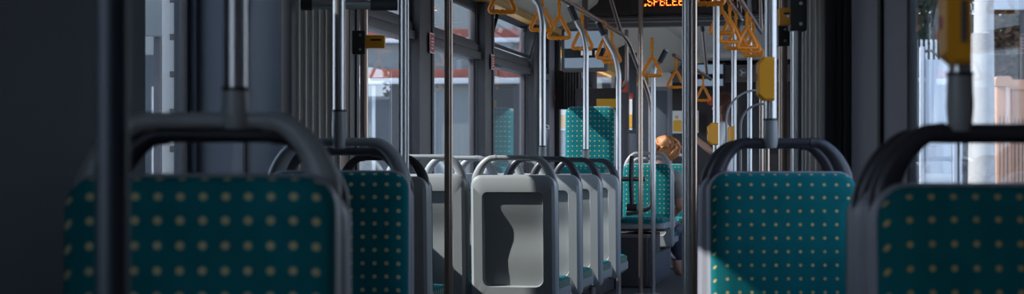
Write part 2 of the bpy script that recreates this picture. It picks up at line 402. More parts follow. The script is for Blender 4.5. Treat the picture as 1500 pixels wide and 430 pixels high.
# transverse tube by the tall seat
o = W(-2.18, 12.72, 0)
t = thing('bent_handrail', 'thin bent rail above the tall teal seat, dropping from the header', 'handrail', o)
a = L_at(848, 12.72); b = L_at(904, 12.72); c = L_at(918, 12.72)
zz = z_at(133, -1.9, 12.72)
obj('tube', sweep([W(a, 12.72, zz)-o, W(b-.03, 12.72, zz)-o]+[q-o for q in smooth_path([W(b, 12.72, zz), W(b+.045, 12.72, zz+.03), W(c, 12.72, zz+.09)], 4)]+[W(c, 12.72, 2.10)-o], .0155, 14), 'brown_steel', t)
obj('end_cap', sweep([W(a-.02, 12.72, zz)-o, W(a+.02, 12.72, zz)-o], .02, 14), 'clamp', t)

# ------------------------------------------------------------------ hanging straps
strap_me = {}
def make_strap():
    o = {}
    w, h, zt = .074, .148, -.105        # loop top at zt
    c = [(-w, zt-h), (w, zt-h), (0, zt)]
    def rt(i, r):
        p = Vector(c[i]).to_2d() if len(c[i]) == 3 else Vector(c[i]); a = Vector(c[i-1])-p; b = Vector(c[(i+1) % 3])-p
        a.normalize(); b.normalize(); out = []
        for k in range(6):
            f = k/5; out.append(p+(a*(1-f)*(1-f)+b*f*f)*r)
        return out
    pts = rt(0, .03)+[Vector((x, zt-h+.003*math.cos(x*PI*2/.026))) for x in (-.026, -.0195, -.013, -.0065, 0, .0065, .013, .0195, .026)]+rt(1, .03)+rt(2, .045)
    bm = sweep([(q.x, 0, q.y) for q in pts], [(.0125, .0125)]*len(pts), seg=10, up=(0, 1, 0), closed=True)
    add_box(bm, (0, 0, zt-.012), (.024, .016, .03), None, .004)
    return bm
proto = None
def strap(px, L, z, label, S=None, rz=0., grp='orange hanging straps'):
    global proto
    S = S or S_at(px, L); loc = W(L, S, z); rot = -TH+rz
    if proto is None:
        proto = thing('hanging_strap', label, 'hanging strap', loc, rot, grp)
        hd = obj('grip', make_strap(), 'orange', proto, ang=60)
        bm = bmesh.new()
        n = 14; R = .021
        ring = [(0.0, R*math.sin(a), R*math.cos(a)) for a in [2*PI*k/n for k in range(n)]]
        add_sweep(bm, ring, [(.0022, .0115)]*n, seg=8, up=(1, 0, 0), closed=True)
        add_box(bm, (0, 0, -.062), (.019, .006, .085), None, .002)
        obj('webbing_loop', bm, 'webbing', proto)
        obj('buckle', box((0, 0, -.05), (.026, .012, .016), bev=.004), 'orange', proto)
        return proto
    return copy_thing(proto, loc, rot, label)
RT = RZ
strap(736, Lr, RT, 'leftmost orange strap, cut by the top edge, over the second window pillar', rz=.2)
strap(794, Lr, RT, 'orange strap half behind the curved pole by the open vent', rz=.25)
strap(819, Lr, RT, 'orange strap just right of the pole by the open vent', rz=.1)
strap(853, Lr, RT, 'orange strap in front of the blue display screen, left', rz=.15)
strap(884, Lr, RT, 'narrow turned orange strap right of the display screen', rz=.9)
strap(896, Lr, RT, 'orange strap nearest the front end of the left strap rail', rz=.15)
strap(955, -1.40, 1.89, 'far orange strap left, beside the far curved pole', rz=.1)
strap(990, -1.40, 1.89, 'far orange strap just left of the twin poles', rz=.2)
strap(1030, -1.40, 1.89, 'far small orange strap just right of the twin poles', rz=.1)
strap(1057, -.745, RT, 'left inner strap of the nearest right bunch', rz=.1)
strap(1069, -.745, RT, 'large orange strap in the nearest right bunch', rz=.35)
strap(1078, -.745, RT, 'lowest orange strap of the nearest right bunch', rz=-.1)
strap(1094, -.67, RT, 'highest small strap of the crowded bunch under the outer rail', rz=.3)
strap(1098.5, -.67, RT, 'middle small strap of the crowded bunch under the outer rail', rz=.1)
strap(1103.5, -.67, RT, 'lowest small strap of the crowded bunch under the outer rail', rz=0)
strap(1046, -.67, RT, 'orange strap cut by the top edge, right end of the red display lettering', S=7.72, rz=.1)

# ------------------------------------------------------------------ amber stop boxes and clamps
def stop_box(label, px, py0, py1, d, w, side=-1, front=False, off=0., slot=True, group='amber stop boxes on poles'):
    """octagonal amber box hugging a pole at px, depth d"""
    z0, z1 = EYE+(HY-py1)*d/FPX, EYE+(HY-py0)*d/FPX; x = sx(px, d); H = z1-z0
    t = thing('stop_button_box', label, 'stop button', (x, d-.028, z0), 0, group)
    ch = min(w*.35, H*.2); out = [(0, 0), (0, H), (-w+ch, H), (-w, H-ch), (-w, ch), (-w+ch, 0)]
    bm = bmesh.new(); A = []; ins = .006
    def off_(s, y): return [Vector((x*s-(w/2)*(1-s)*1, y, H/2+(z-H/2)*s)) for x, z in out]
    loft(bm, [off_(.9, -.026), off_(1, -.018), off_(1, .018), off_(.9, .026)])
    obj('case', bm, 'yellow', t, ang=25)
    if slot: obj('slot', box((-w*.32, -.0265, H*.55), (.010, .004, H*.55), bev=.001), 'frame', t)
    obj('push_button', sweep([(-w*.94, 0, H*.55), (-w*1.04, 0, H*.55)], .012, 16), 'red', t)
    return t
stop_box('amber stop box on the pole of the sunlit-corner seat', 1131, 85, 148, 4.684, .049, slot=False)
stop_box('large blurred amber box on the pole before the right window', 1411, -14, 96, 2.617, .045)
Sx = S_at(1049, -.76); stop_box('small amber box low on the slim bright pole', 1051, 180, 212, dep(-.76, Sx), .062, slot=False)
Sx = S_at(1075, -.79); stop_box('small amber box beside the clear screen, on the curved right pole', 1075, 185, 213, dep(-.79, Sx), .055, slot=False)
def clamp_box(label, px, d, cy0, cy1, cw, by0, by1, bx0, bx1, black_first=True, second=None):
    z = lambda py: EYE+(HY-py)*d/FPX
    x = sx(px, d); z0 = z(cy1)
    t = thing('gate_bracket', label, 'bracket', (x, d, z0), 0, 'amber brackets held by black clamps')
    H = z(cy0)-z0; cl = obj('clamp', box((0, 0, H/2), (cw, .055, H), bev=.008), 'clamp', t)
    for q in (.2, .8): obj('bolt', sweep([(cw*.12, -.027, H*q), (cw*.12, -.031, H*q)], .0065, 12), 'bolt', cl)
    xa, xb = sx(bx0, d)-x, sx(bx1, d)-x
    ar = obj('amber_arm', box(((xa+xb)/2, -.0, (z(by0)+z(by1))/2-z0), (xb-xa, .05, z(by0)-z(by1)), bev=.006), 'yellow', t)
    obj('arm_groove', box(((xa*.4+xb*.6), -.0255, z(by0)-z0-.022), ((xb-xa)*.5, .003, .008), bev=.001), 'clamp', ar)
    obj('arm_bolt', sweep([(xa+.014 if xa > 0 else xb-.014, -.025, (z(by0)+z(by1))/2-z0), (xa+.014 if xa > 0 else xb-.014, -.03, (z(by0)+z(by1))/2-z0)], .0055, 12), 'bolt', ar)
dd = dep(-2.2, 6.964)
clamp_box('amber bracket on the slim pole before the first window', 526, dd, 45, 80, .062, 52, 71, 532, 564)
clamp_box('amber bracket with a big black clamp beside the right bellows', 1168, 5.75, -4, 46, .062, 12, 37, 1140, 1158)
d = 6.65; x = sx(1147, d)
t = thing('gate_bracket', 'smaller black clamp on the bronze pole, below the amber bracket', 'bracket', (x, d, EYE+(HY-68)*d/FPX), 0, 'amber brackets held by black clamps')
cl = obj('clamp', box((0, 0, .045), (.05, .055, .09), bev=.008), 'clamp', t)
for q in (.022, .07): obj('bolt', sweep([(.004, -.027, q), (.004, -.031, q)], .006, 12), 'bolt', cl)

# ------------------------------------------------------------------ rear section shell
ZT = 2.06; ZL = 2.13
struct('floor', boxes([span(-1.25, 1.3, -1.3, 5.9, -.06, 0)]), 'floor')
struct('floor_front', boxes([span(-2.46, .06, 5.75, 21, -.07, -.008)]), 'floor', True)
struct('ceiling_rear', boxes([span(-1.25, 1.3, -1.3, 7.3, CEIL, CEIL+.06)]), 'ceiling')
struct('ceiling_front', boxes([span(-2.46, .06, 5.7, 21, CEIL+.002, CEIL+.07)]), 'ceiling', True)
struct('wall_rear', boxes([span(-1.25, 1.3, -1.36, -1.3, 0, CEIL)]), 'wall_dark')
# left wall of the rear section: solid near us, an unseen slot added to admit the sun patch, then a window up to the joint
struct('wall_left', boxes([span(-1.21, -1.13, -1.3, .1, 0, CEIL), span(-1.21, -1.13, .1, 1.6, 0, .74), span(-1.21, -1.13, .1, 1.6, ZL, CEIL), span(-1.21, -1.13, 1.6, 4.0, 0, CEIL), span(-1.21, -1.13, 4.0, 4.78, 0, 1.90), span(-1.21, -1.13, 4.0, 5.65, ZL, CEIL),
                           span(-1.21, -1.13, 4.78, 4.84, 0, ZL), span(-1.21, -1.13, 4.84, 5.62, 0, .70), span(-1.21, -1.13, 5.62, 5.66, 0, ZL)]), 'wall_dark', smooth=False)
struct('wall_right', boxes([span(1.22, 1.25, -1.3, 5.7, 0, .74), span(1.22, 1.25, -1.3, 5.7, ZT, CEIL), span(1.22, 1.25, -1.3, 3.70, .74, ZT),
                            span(1.22, 1.25, 4.85, 5.7, .74, ZT)]), 'wall', smooth=False)
def portal_mesh():
    return boxes([span(-1.185, -.80, 5.66, 5.80, 0, CEIL), span(1.14, 1.30, 5.70, 5.80, 0, CEIL), span(-.80, 1.14, 5.68, 5.8, 2.28, CEIL)], .006)
struct('trim_portal', portal_mesh(), 'portal')
struct('trim_portal_edge', boxes([span(1.128, 1.165, 5.66, 5.70, 0, 2.4), span(1.195, 1.217, 5.64, 5.699, 0, 2.4), span(1.206, 1.218, 5.15, 5.19, 0, 2.4), span(-.83, -.79, 5.63, 5.658, 0, 2.4), span(-.97, -.955, 5.645, 5.658, 0, 2.4)], .003), 'black')
def window(n, L0, S0, S1, z0, z1, front, zt=None, fm='pillar', fw=.03, th=.03, hopper=False):
    t = thing('window_%d' % n, None, None, (0, 0, 0), -TH if front else 0, None, 'structure')
    L1 = L0
    fr = [span(L1-th/2, L1+th/2, S0, S0+fw, z0, z1), span(L1-th/2, L1+th/2, S1-fw, S1, z0, z1), span(L1-th/2, L1+th/2, S0, S1, z0, z0+fw), span(L1-th/2, L1+th/2, S0, S1, z1-fw, z1)]
    obj('window_frame', boxes(fr, .003), fm, t)
    if zt:
        za, zb_ = zt
        obj('transom', boxes([span(L1-.04, L1+.06, S0, S1, za, za+.05), span(L1-.04, L1+.045, S0, S1, za+.055, zb_-.02), span(L1-.03, L1+.03, S0, S1, zb_-.02, zb_)], .004), fm, t)
        obj('pane', boxes([span(L1-.003, L1+.003, S0+fw, S1-fw, z0+fw, za)]), 'glass', t)
        vents = [(zb_, z1-fw)]
        if hopper:
            a = math.radians(16); h = z1-fw-zb_; R = Matrix.Rotation(a, 3, 'Y')
            c = Vector((L1+.05+math.sin(a)*h/2, 0, zb_+math.cos(a)*h/2))
            bm = bmesh.new()
            ym, yl = (S0+S1)/2, (S1-S0-2*fw)
            for q, s in (((0, ym, h/2-.02), (.025, yl, .04)), ((0, ym, -h/2+.012), (.02, yl, .024)), ((0, ym-yl/2+.012, 0), (.02, .024, h)), ((0, ym+yl/2-.02, 0), (.02, .04, h))):
                add_box(bm, c+R @ Vector((q[0], 0, q[2]))+Vector((0, q[1], 0)), s, R, .002)
            ho = obj('hopper_frame', bm, 'black', t)
            obj('hopper_pane', box((c.x, ym, c.z), (.006, yl-.04, h-.05), R), 'glass', ho)
            obj('hopper_latch', box((c.x+.06, ym+.12, zb_+h-.06), (.03, .07, .045), bev=.006), 'black', ho)
            obj('hopper_arm', sweep([(L1, S0+.1, zb_+h*.5), (c.x+.03, S0+.1, zb_+h-.04)], .007, 8), 'black', ho)
        else:
            vf = [span(L1+.0, L1+.03, S0+fw, S0+fw+.03, zb_, z1-fw), span(L1, L1+.03, S1-fw-.03, S1-fw, zb_, z1-fw), span(L1, L1+.03, S0+fw, S1-fw, z1-fw-.03, z1-fw)]
            obj('vent_frame', boxes(vf, .003), 'black', t)
            obj('vent_pane', boxes([span(L1-.003, L1+.003, S0+fw, S1-fw, zb_, z1-fw)]), 'glass', t)
            obj('vent_latch', box((L1+.05, S0+.3*(S1-S0), zb_+.2), (.03, .06, .04), bev=.005), 'black', t)
    else:
        obj('pane', boxes([span(L1-.003, L1+.003, S0+fw, S1-fw, z0+fw, z1-fw)]), 'glass', t)
    return t
window(1, -1.17, 4.84, 5.62, .70, ZL, False, fm='black', fw=.03)
window(2, -1.17, 4.0, 4.78, 1.90, ZL, False, fm='black', fw=.02)  # added slot above the view, sized for sun on the right seat
window(18, -1.17, .1, 1.6, .74, ZL, False, fm='black')  # unseen opening added so daylight reaches the near left seats
window(3, 1.236, 3.70, 4.85, .74, ZT, False, fm='black', fw=.022, th=.026)
# front section walls
ZS = .82
PS = [(7.20, 7.31), (8.45, 8.72), (10.06, 10.28), (11.70, 11.88), (12.42, 12.88), (14.5, 14.75), (16.4, 16.65), (18.2, 21.0)]
L0, L1 = -2.46, -2.40
wl = [span(L0, L1, 7.2, 21, 0, ZS), span(L0, L1, 7.2, 21, ZT, CEIL)]+[span(L0, L1, a, b, ZS, ZT) for a, b in PS]
struct('wall_left_front', boxes(wl), 'wall', True, smooth=False)
for i, (a, b) in enumerate(PS[:4]):
    struct('trim_%d' % (i+1), boxes([span(-2.40, -2.345, a, b, .75, 2.08), span(-2.40, -2.335, b-.03, b+.012, .75, 2.08)], .006), 'pillar', True)
struct('trim_5', boxes([span(-2.40, -2.36, 12.84, 12.90, 0, 2.1), span(-2.40, -2.37, 12.42, 12.45, .75, 2.08)], .006), 'pillar', True)
struct('trim_6', boxes([span(-2.40, -2.35, 14.5, 14.75, 0, 2.1)], .006), 'pillar', True)
for i in range(7):
    a, b = PS[i][1], PS[i+1][0]
    if i == 3: window(4+i, -2.43, a, b, ZS, ZT, True, zt=(1.68, 1.80), fw=.02)  # narrow bay added to let the sun onto the tall seat
    else: window(4+i, -2.43, a, b, ZS, ZT, True, zt=(1.68, 1.80) if i < 5 else None, hopper=(i == 2))
# right wall of the front section
PR = [(7.05, 7.2), (8.9, 9.15), (10.8, 11.05), (12.7, 12.95), (14.6, 14.85), (16.5, 16.75), (18.4, 21)]
struct('wall_right_front', boxes([span(0, .06, 7.05, 21, 0, ZS), span(0, .06, 7.05, 21, ZT, CEIL)]+[span(0, .06, a, b, ZS, ZT) for a, b in PR]), 'wall', True, smooth=False)
for i in range(6): window(11+i, .03, PR[i][1], PR[i+1][0], ZS, ZT, True, fm='black')
# front end with the windscreen
struct('wall_front', boxes([span(-2.46, .06, 21, 21.08, 0, .9), span(-2.46, .06, 21, 21.08, 2.1, CEIL), span(-2.46, -2.3, 21, 21.08, .9, 2.1), span(-.1, .06, 21, 21.08, .9, 2.1)]), 'wall_dark', True, smooth=False)
t = thing('window_17', None, None, (0, 0, 0), -TH, None, 'structure')
obj('pane', boxes([span(-2.3, -.1, 21.03, 21.036, .9, 2.1)]), 'glass', t)
# cove with yellow edge along the left of the front ceiling
def prism(poly, S0, S1):
    bm = bmesh.new(); loft(bm, [[Vector((x, S0, z)) for x, z in poly], [Vector((x, S1, z)) for x, z in poly]]); return bm
struct('trim_cove', prism([(-2.40, 2.10), (-2.30, 2.105), (-2.14, 2.17), (-1.98, 2.29), (-1.92, CEIL), (-2.40, CEIL)], 7.3, 12.45), 'cove', True, ang=60)
struct('trim_cove_edge', prism([(-2.40, 2.062), (-2.315, 2.062), (-2.30, 2.085), (-2.30, 2.104), (-2.40, 2.099)], 7.3, 12.9), 'cove_y', True)
struct('trim_cove_front', prism([(-2.40, 2.0), (-2.3, 2.02), (-2.0, 2.16), (-1.85, CEIL), (-2.40, CEIL)], 13.1, 20.9), 'cove', True, ang=60)
struct('trim_cove_edge_front', prism([(-2.40, 1.93), (-2.30, 1.93), (-2.285, 2.005), (-2.40, 1.995)], 13.1, 20.9), 'cove_y', True)

# bellows: pleated rubber walls of the joint
def bellows(path, n, amp, inward):
    pts = smooth_path(path, 24); L = [0]
    for a, b in zip(pts, pts[1:]): L.append(L[-1]+(b-a).length)
    def at(s):
        for i in range(len(L)-1):
            if L[i+1] >= s: f = (s-L[i])/max(1e-9, L[i+1]-L[i]); return pts[i].lerp(pts[i+1], f), (pts[i+1]-pts[i]).normalized()
        return pts[-1], (pts[-1]-pts[-2]).normalized()
    inn, strips = [], []
    for k in range(n*4+1):
        p, t = at(L[-1]*k/(n*4)); nn = Vector((t.y, -t.x, 0))*inward
        inn.append(p+nn*amp*(1.0 if k % 4 in (1, 2) else 0.0))
        if k % 4 == 1: strips.append((p+nn*(amp+.003), t))
    bm = bmesh.new()
    prof = inn+[q-Vector((inn[0].x*0, 0, 0)) for q in []]
    outer = []
    for k in range(n*4+1):
        p, t = at(L[-1]*k/(n*4)); outer.append(p-Vector((t.y, -t.x, 0))*inward*.03)
    poly = inn+outer[::-1]
    for i in range(len(inn)-1):
        for A, B in ((inn, 1),):
            a, b = inn[i], inn[i+1]; bm.faces.new([bm.verts.new((q.x, q.y, z)) for q, z in ((a, 0), (b, 0), (b, CEIL), (a, CEIL))])
        a, b = outer[i], outer[i+1]; bm.faces.new([bm.verts.new((q.x, q.y, z)) for q, z in ((b, 0), (a, 0), (a, CEIL), (b, CEIL))])
    bmesh.ops.remove_doubles(bm, verts=bm.verts, dist=1e-4)
    sb = bmesh.new()
    for p, t in strips: add_box(sb, (p.x, p.y, CEIL/2), (.008, .008, CEIL), Matrix.Rotation(math.atan2(t.y, t.x), 3, 'Z'), .002)
    return bm, sb
g = 'pleated walls of the joint'
lb = [Vector(v) for v in ((-1.0, 5.81, 0), (-.955, 6.4, 0), (-.90, 7.0, 0), (-.838, 7.50, 0))]
t = thing('bellows', 'grey ribbed rubber joint wall on the left, behind the slate panel', 'bellows', (0, 0, 0), 0, None)
b1, b2 = bellows(lb, 13, .035, 1); obj('pleats', b1, 'bellows', t, smooth=False); obj('edge_strips', b2, 'bellows_b', t)
rb_ = [Vector(v) for v in ((1.20, 5.81, 0), (1.20, 6.1, 0), (1.235, 6.5, 0), (1.30, 6.8, 0), (1.44, 6.98, 0))]
t = thing('bellows', 'grey ribbed rubber joint wall on the right, beside the black portal edge', 'bellows', (0, 0, 0), 0, None)
b1, b2 = bellows(rb_, 9, .035, -1); obj('pleats', b1, 'bellows', t, smooth=False); obj('edge_strips', b2, 'bellows_b', t)
# turntable plate
t = obj('turntable_plate', sweep([(0, 0, -.006), (0, 0, .0015)], .95, 64), 'frame', loc=(.2, 6.45, 0)); tag(t, 'round steel turntable plate in the floor between the bellows', 'turntable')

# ------------------------------------------------------------------ LED header across the aisle
SH = 12.5
t = thing('display_header', 'dark brown overhead box with red and amber dot lettering', 'display', W(-1.1, SH, 2.10), -TH)
ca = L_at(858, SH); cb = -.02
zA = z_at(38, -1.2, SH)-2.10; zB = z_at(22, -1.2, SH)-2.10
obj('metal_frame', boxes([span(ca+1.1, cb+1.1, -.03, .06, zA, zB)], .01), 'frame', t)
obj('frame_lip', boxes([span(ca+1.1, cb+1.1, -.04, -.028, zA+.03, zA+.042), span(ca+1.1, cb+1.1, -.036, -.028, zA+.06, zA+.066)], .002), 'bolt', t)
obj('casing', boxes([span(ca+1.1, cb+1.1, -.05, .30, zB+.001, CEIL-2.10)], .02), 'header', t)
la = L_at(928, SH)+1.1; lb_ = L_at(1110, SH)+1.1
obj('display_box', boxes([span(la, lb_, -.10, -.048, zB+.008, CEIL-2.105)], .008), 'header', t)
wa = L_at(941, SH-.1)+1.1; wb = L_at(1060, SH-.1)+1.1
lz = z_at(9, -1.2, SH-.1)-2.10
pn = obj('led_window', boxes([span(wa, wb+.03, -.104, -.099, lz, lz+.10)]), 'ledback', t)
GL = {'S': '01110 10001 10000 01110 00001 10001 01110', 'P': '11110 10001 10001 11110 10000 10000 10000', 'E': '11111 10000 10000 11110 10000 10000 11111', 'L': '10000 10000 10000 10000 10000 10000 11111',
      '.': '00000 00000 00000 00000 00000 01100 01100', 'Z': '11111 00001 00010 00100 01000 10000 11111', 'B': '11110 10001 10001 11110 10001 10001 11110', ' ': '00000 '*7, '-': '00000 00000 00000 11111 00000 00000 00000'}
bm = bmesh.new(); bm2 = bmesh.new(); pitch = (wb-wa)/78; x = wa+.012
pz = .0098
for chx in '.SPBLEE -  ZEPE':
    for r, bits in enumerate(GL[chx].split()):
        for c, v in enumerate(bits):
            if v == '1':
                add_box(bm if (c+r) % 3 else bm2, (x+c*pitch, -.106, lz+.012+(6-r)*pz), (pitch*.72, .004, pz*.72))
    x += pitch*(6 if chx != '.' else 4)
tx = obj('led_lettering', bm, 'led', pn, smooth=False); obj('led_lettering_red', bm2, 'led_red', pn, smooth=False)

# display screen by the left wall
S = 11.95
a, b = L_at(823, S), L_at(890, S); z0, z1 = z_at(105, -2, S), z_at(42, -2, S)
t = thing('display_screen', 'blue information screen hanging behind the left straps', 'screen', W((a+b)/2, S, z0), -TH)
w, h = b-a, z1-z0
bm = bmesh.new(); out = rr(-w/2, w/2, 0, h, .02, .02); i2 = rr(-w/2+.012, w/2-.012, .012, h-.012, .016, .016)
loft(bm, [[Vector((x, .05, z)) for x, z in i2], [Vector((x, .03, z)) for x, z in out], [Vector((x, -.012, z)) for x, z in out], [Vector((x, -.018, z)) for x, z in i2]])
obj('casing', bm, 'frame', t)
obj('display_panel', boxes([span(-w/2+.025, w/2-.025, -.021, -.017, .03, h-.02)]), 'screen', t)
bn = obj('dark_band', boxes([span(-w/2+.025, w/2-.025, -.023, -.021, h*.32, h*.54)]), 'screen_dark', t)
bm = bmesh.new()
for q in (-.01, .045, .1): add_box(bm, (q, -.0245, h*.43), (.03, .003, .035))
obj('band_icons', bm, 'screen_lit', bn)
obj('mount_arm', boxes([span(-.02, .02, 0, .04, h, CEIL-z0)]), 'frame', t)

# ------------------------------------------------------------------ fittings around the tall seat
t = thing('wheel_box', 'charcoal wheel box under the tall teal seat', 'box', W(-2.12, 12.27, 0), -TH)
bm = bmesh.new(); pr = rr(-.26, .26, 0, .84, .08, .01); loft(bm, [[Vector((x, -.45, z)) for x, z in pr], [Vector((x, .28, z)) for x, z in pr]])
obj('body', bm, 'plinth', t); obj('kick_strip', boxes([span(-.262, .262, -.456, -.45, .02, .1)], .002), 'frame', t)
t = thing('seat_plinth', 'charcoal plinth box under the teal seat beside the aisle', 'plinth', W(-1.99, 13.2, 0), -TH)
bm = bmesh.new(); ol = rr(-.36, .405, -.36, 1.2, .03, .03)
ol = rr(-.36, .405, -.36, .20, .03, .03); o2 = rr(-.36, .405, .205, .93, .03, .03)
loft(bm, [[Vector((x, y, 0)) for x, y in ol], [Vector((x, y, .43)) for x, y in ol]])
loft(bm, [[Vector((x, y, 0)) for x, y in o2], [Vector((x, y, .275)) for x, y in o2]])
obj('body', bm, 'plinth', t)
obj('corner_trim', boxes([span(.352, .366, -.364, -.36, .02, .43), span(-.36, .40, -.363, -.36, .40, .43)], .001), 'frame', t)
obj('side_panel', boxes([span(.404, .409, -.30, .88, .03, .26)], .002), 'portal', t)
t = thing('folding_armrest', 'black padded fold-up lever hanging beside the plinth seat', 'armrest', P(926, 305, 12.55), -TH)
obj('padded_bar', sweep(smooth_path([(0, 0, 0.03), (-.008, 0, .2), (-.006, 0, .36), (0, 0, .42)], 4), [(.018, .022)]*13, 12), 'black', t)
obj('hinge', sweep([(-.04, 0, .01), (.04, 0, .01)], .03, 14), 'clamp', t)
obj('support_tube', sweep([(-.1, .05, .235), (.1, .05, .235)], .018, 12), 'brown_steel', t)
# ribbed air grille, slats, grey cabinet, posters
S = 12.82
a, b = L_at(826, S), L_at(851, S)
t = thing('ribbed_grille', 'dark upright ribbed grille above the tall seat, under the screen', 'grille', W((a+b)/2, S, 1.46), -TH)
w = b-a; obj('backing', boxes([span(-w/2-.06, w/2, 0, .04, 0, .32)]), 'header', t)
for k in range(6): obj('rib', boxes([span(-w/2+w*k/6+.004, -w/2+w*k/6+.016, -.03, 0, .01, .31)], .003), 'frame', t)
def cab(name, label, cat, px0, px1, S, z0, z1, dp, m, extra=None):
    a, b = L_at(px0, S), L_at(px1, S); t = thing(name, label, cat, W((a+b)/2, S, z0), -TH)
    obj('body', boxes([span(-(b-a)/2, (b-a)/2, 0, dp, 0, z1-z0)], .008), m, t); return t, b-a
t, w = cab('equipment_cabinet', 'tall dark grey cabinet with a pale top behind the far straps', 'cabinet', 950, 979, 17.0, 0, 1.86, .4, 'wall')
obj('pale_top', boxes([span(-w/2, w/2, -.008, .4, 1.862, 2.02)], .006), 'ceiling', t)
obj('door_panel', boxes([span(-w/2+.015, w/2-.015, -.01, -.001, .9, 1.82)], .003), 'portal', t)
def poster(label, px0, px1, py0, py1, S, logo=False):
    Lm = (L_at(px0, S)+L_at(px1, S))/2; z0, z1 = z_at(py1, Lm, S), z_at(py0, Lm, S); w = L_at(px1, S)-L_at(px0, S)
    t = thing('notice_board', label, 'notice', W(Lm, S, z0), -TH, 'yellow and white notices')
    h = z1-z0; obj('sheet', boxes([span(-w/2, w/2, 0, .008, 0, h)]), 'white', t)
    obj('yellow_field', boxes([span(-w/2+.01, w/2-.01, -.003, -.0005, h*.08, h*.58)]), 'ad_y', t)
    if logo: obj('yellow_mark', sweep([(-.01, -.0015, h*.72), (-.01, -.003, h*.72)], .022, 16), 'ad_y', t)
SP = 18.55
poster('yellow and white notice just left of the twin poles', 985, 1000, 162, 195, SP, True)
poster('narrow yellow and white notice just right of the twin poles', 1010, 1023, 162, 194, SP)
# driver's bulkhead
t = thing('driver_bulkhead', 'dark bulkhead around the driver at the very front', 'bulkhead', W(-1.4, 18.7, 0), -TH)
obj('panel', boxes([span(-.95, .95, 0, .06, 0, 2.0)], .006), 'header', t)
obj('upper_panel', boxes([span(-.95, 1.3, -.02, .2, 2.005, 2.2)], .006), 'frame', t)
obj('window_strip', boxes([span(.15, .85, -.006, -.001, 1.15, 1.85)], .003), 'black', t)
L = (L_at(1020, 18.5)+L_at(1060, 18.5))/2
t = thing('driver_monitor', 'small blue-grey monitor high on the dark bulkhead', 'screen', W(L, 18.52, z_at(128, L, 18.5)), -TH)
obj('casing', boxes([span(-.17, .17, 0, .05, 0, .29)], .01), 'header', t)
obj('display_panel', boxes([span(-.15, .15, -.004, .001, .02, .27)]), 'screen', t); obj('dark_band', boxes([span(-.15, .15, -.006, -.004, .1, .16)]), 'screen_dark', t)
L = L_at(1041, 18.6); z = z_at(147, L, 18.6)
tag(obj('round_sign', sweep([(0, 0, 0), (0, -.006, 0)], .056, 24), 'red', loc=W(L, 18.69, z), rotz=-TH), 'round red sign on the dark bulkhead under the monitor', 'sign')
L = L_at(1087, 18.6); z = z_at(106, L, 18.6)
t = thing('round_fan', 'small round pale fan at the top of the dark bulkhead', 'fan', W(L, 18.64, z), -TH)
obj('rim', sweep([(.045*math.cos(a), 0, .045*math.sin(a)) for a in [2*PI*k/20 for k in range(20)]], .009, 8, up=(0, 1, 0), closed=True), 'hgrey', t)
obj('hub', sweep([(0, .02, 0), (0, -.012, 0)], .016, 14), 'white', t)
for k in range(3): obj('blade', box((.026*math.cos(k*2.1), 0, .026*math.sin(k*2.1)), (.04, .006, .018), Matrix.Rotation(-k*2.1, 3, 'Y')), 'white', t)

# stickers
def sticker(name, label, L, S, z, w, h, m, lines=True, rz=-TH, face='S'):
    t = thing(name, label, 'sticker', W(L, S, z), rz, 'red stickers on the pillars')
    obj('backing', boxes([span(-.002, 0, -w/2, w/2, 0, h)] if face == 'L' else [span(-w/2, w/2, -.002, 0, 0, h)]), 'white', t)
    e = .006
    f = obj('red_field', boxes([span(0, .0015, -w/2+e, w/2-e, e, h-e)] if face == 'L' else [span(-w/2+e, w/2-e, -.0035, -.002, e, h-e)]), m, t)
    if lines:
        bm = bmesh.new()
        for k in range(4):
            q = h*(.25+.16*k); ww = w*(.5 if k % 2 else .62)
            if face == 'L': add_box(bm, (.002, 0, q), (.0012, ww*.8, h*.05))
            else: add_box(bm, (0, -.004, q), (ww*.8, .0012, h*.05))
        obj('printed_lines', bm, 'white', f, smooth=False)
    return t
sticker('pillar_sticker', 'upright red sticker on the first window pillar', -2.33, 8.66, z_at(78, -2.33, 8.66), .10, .115, 'red', face='L')
sticker('pillar_sticker', 'upright red sticker on the second window pillar', -2.33, 10.22, z_at(102, -2.33, 10.22), .09, .10, 'red', face='L')
sticker('pillar_sticker', 'small red sticker at the top of the glass under the open vent', -2.422, 10.7, z_at(112, -2.42, 10.7), .26, .06, 'red', face='L')
L, S = -2.399, S_at(817, -2.4)
t = thing('oval_sticker', 'oval red sticker on the grey panel left of the tall seat', 'sticker', W(L, 12.84, z_at(155, L, 12.8)), -TH)
bm = bmesh.new(); e = [(.05*math.cos(2*PI*k/20), .075+.075*math.sin(2*PI*k/20)) for k in range(20)]
loft(bm, [[Vector((0, y, z)) for y, z in e], [Vector((.002, y, z)) for y, z in e]]); obj('disc', bm, 'red', t)
obj('white_mark', boxes([span(.002, .003, -.02, .02, .055, .095)]), 'white', t)
# belt hanging under the open-vent window
t = thing('wheelchair_belt', 'grey webbing belt with a chrome hook hanging by the window', 'belt', W(-2.33, 12.05, z_at(226, -2.33, 12.05)), -TH)
obj('webbing', sweep(smooth_path([(-.03, 0, 0), (-.015, 0, .1), (0, 0, .2)], 4), [(.035, .006)]*9, 8, up=(0, 1, 0)), 'belt', t)
hk = obj('hook', sweep([(-.035, 0, .2), (.035, 0, .2), (.03, 0, .225), (0, 0, .24), (-.03, 0, .225)], .008, 8, up=(0, 1, 0), closed=True), 'chrome', t)
obj('wall_mount', sweep([(-.07, 0, .245), (-.03, -.0, .245), (0, 0, .245)], .016, 12), 'chrome', t)
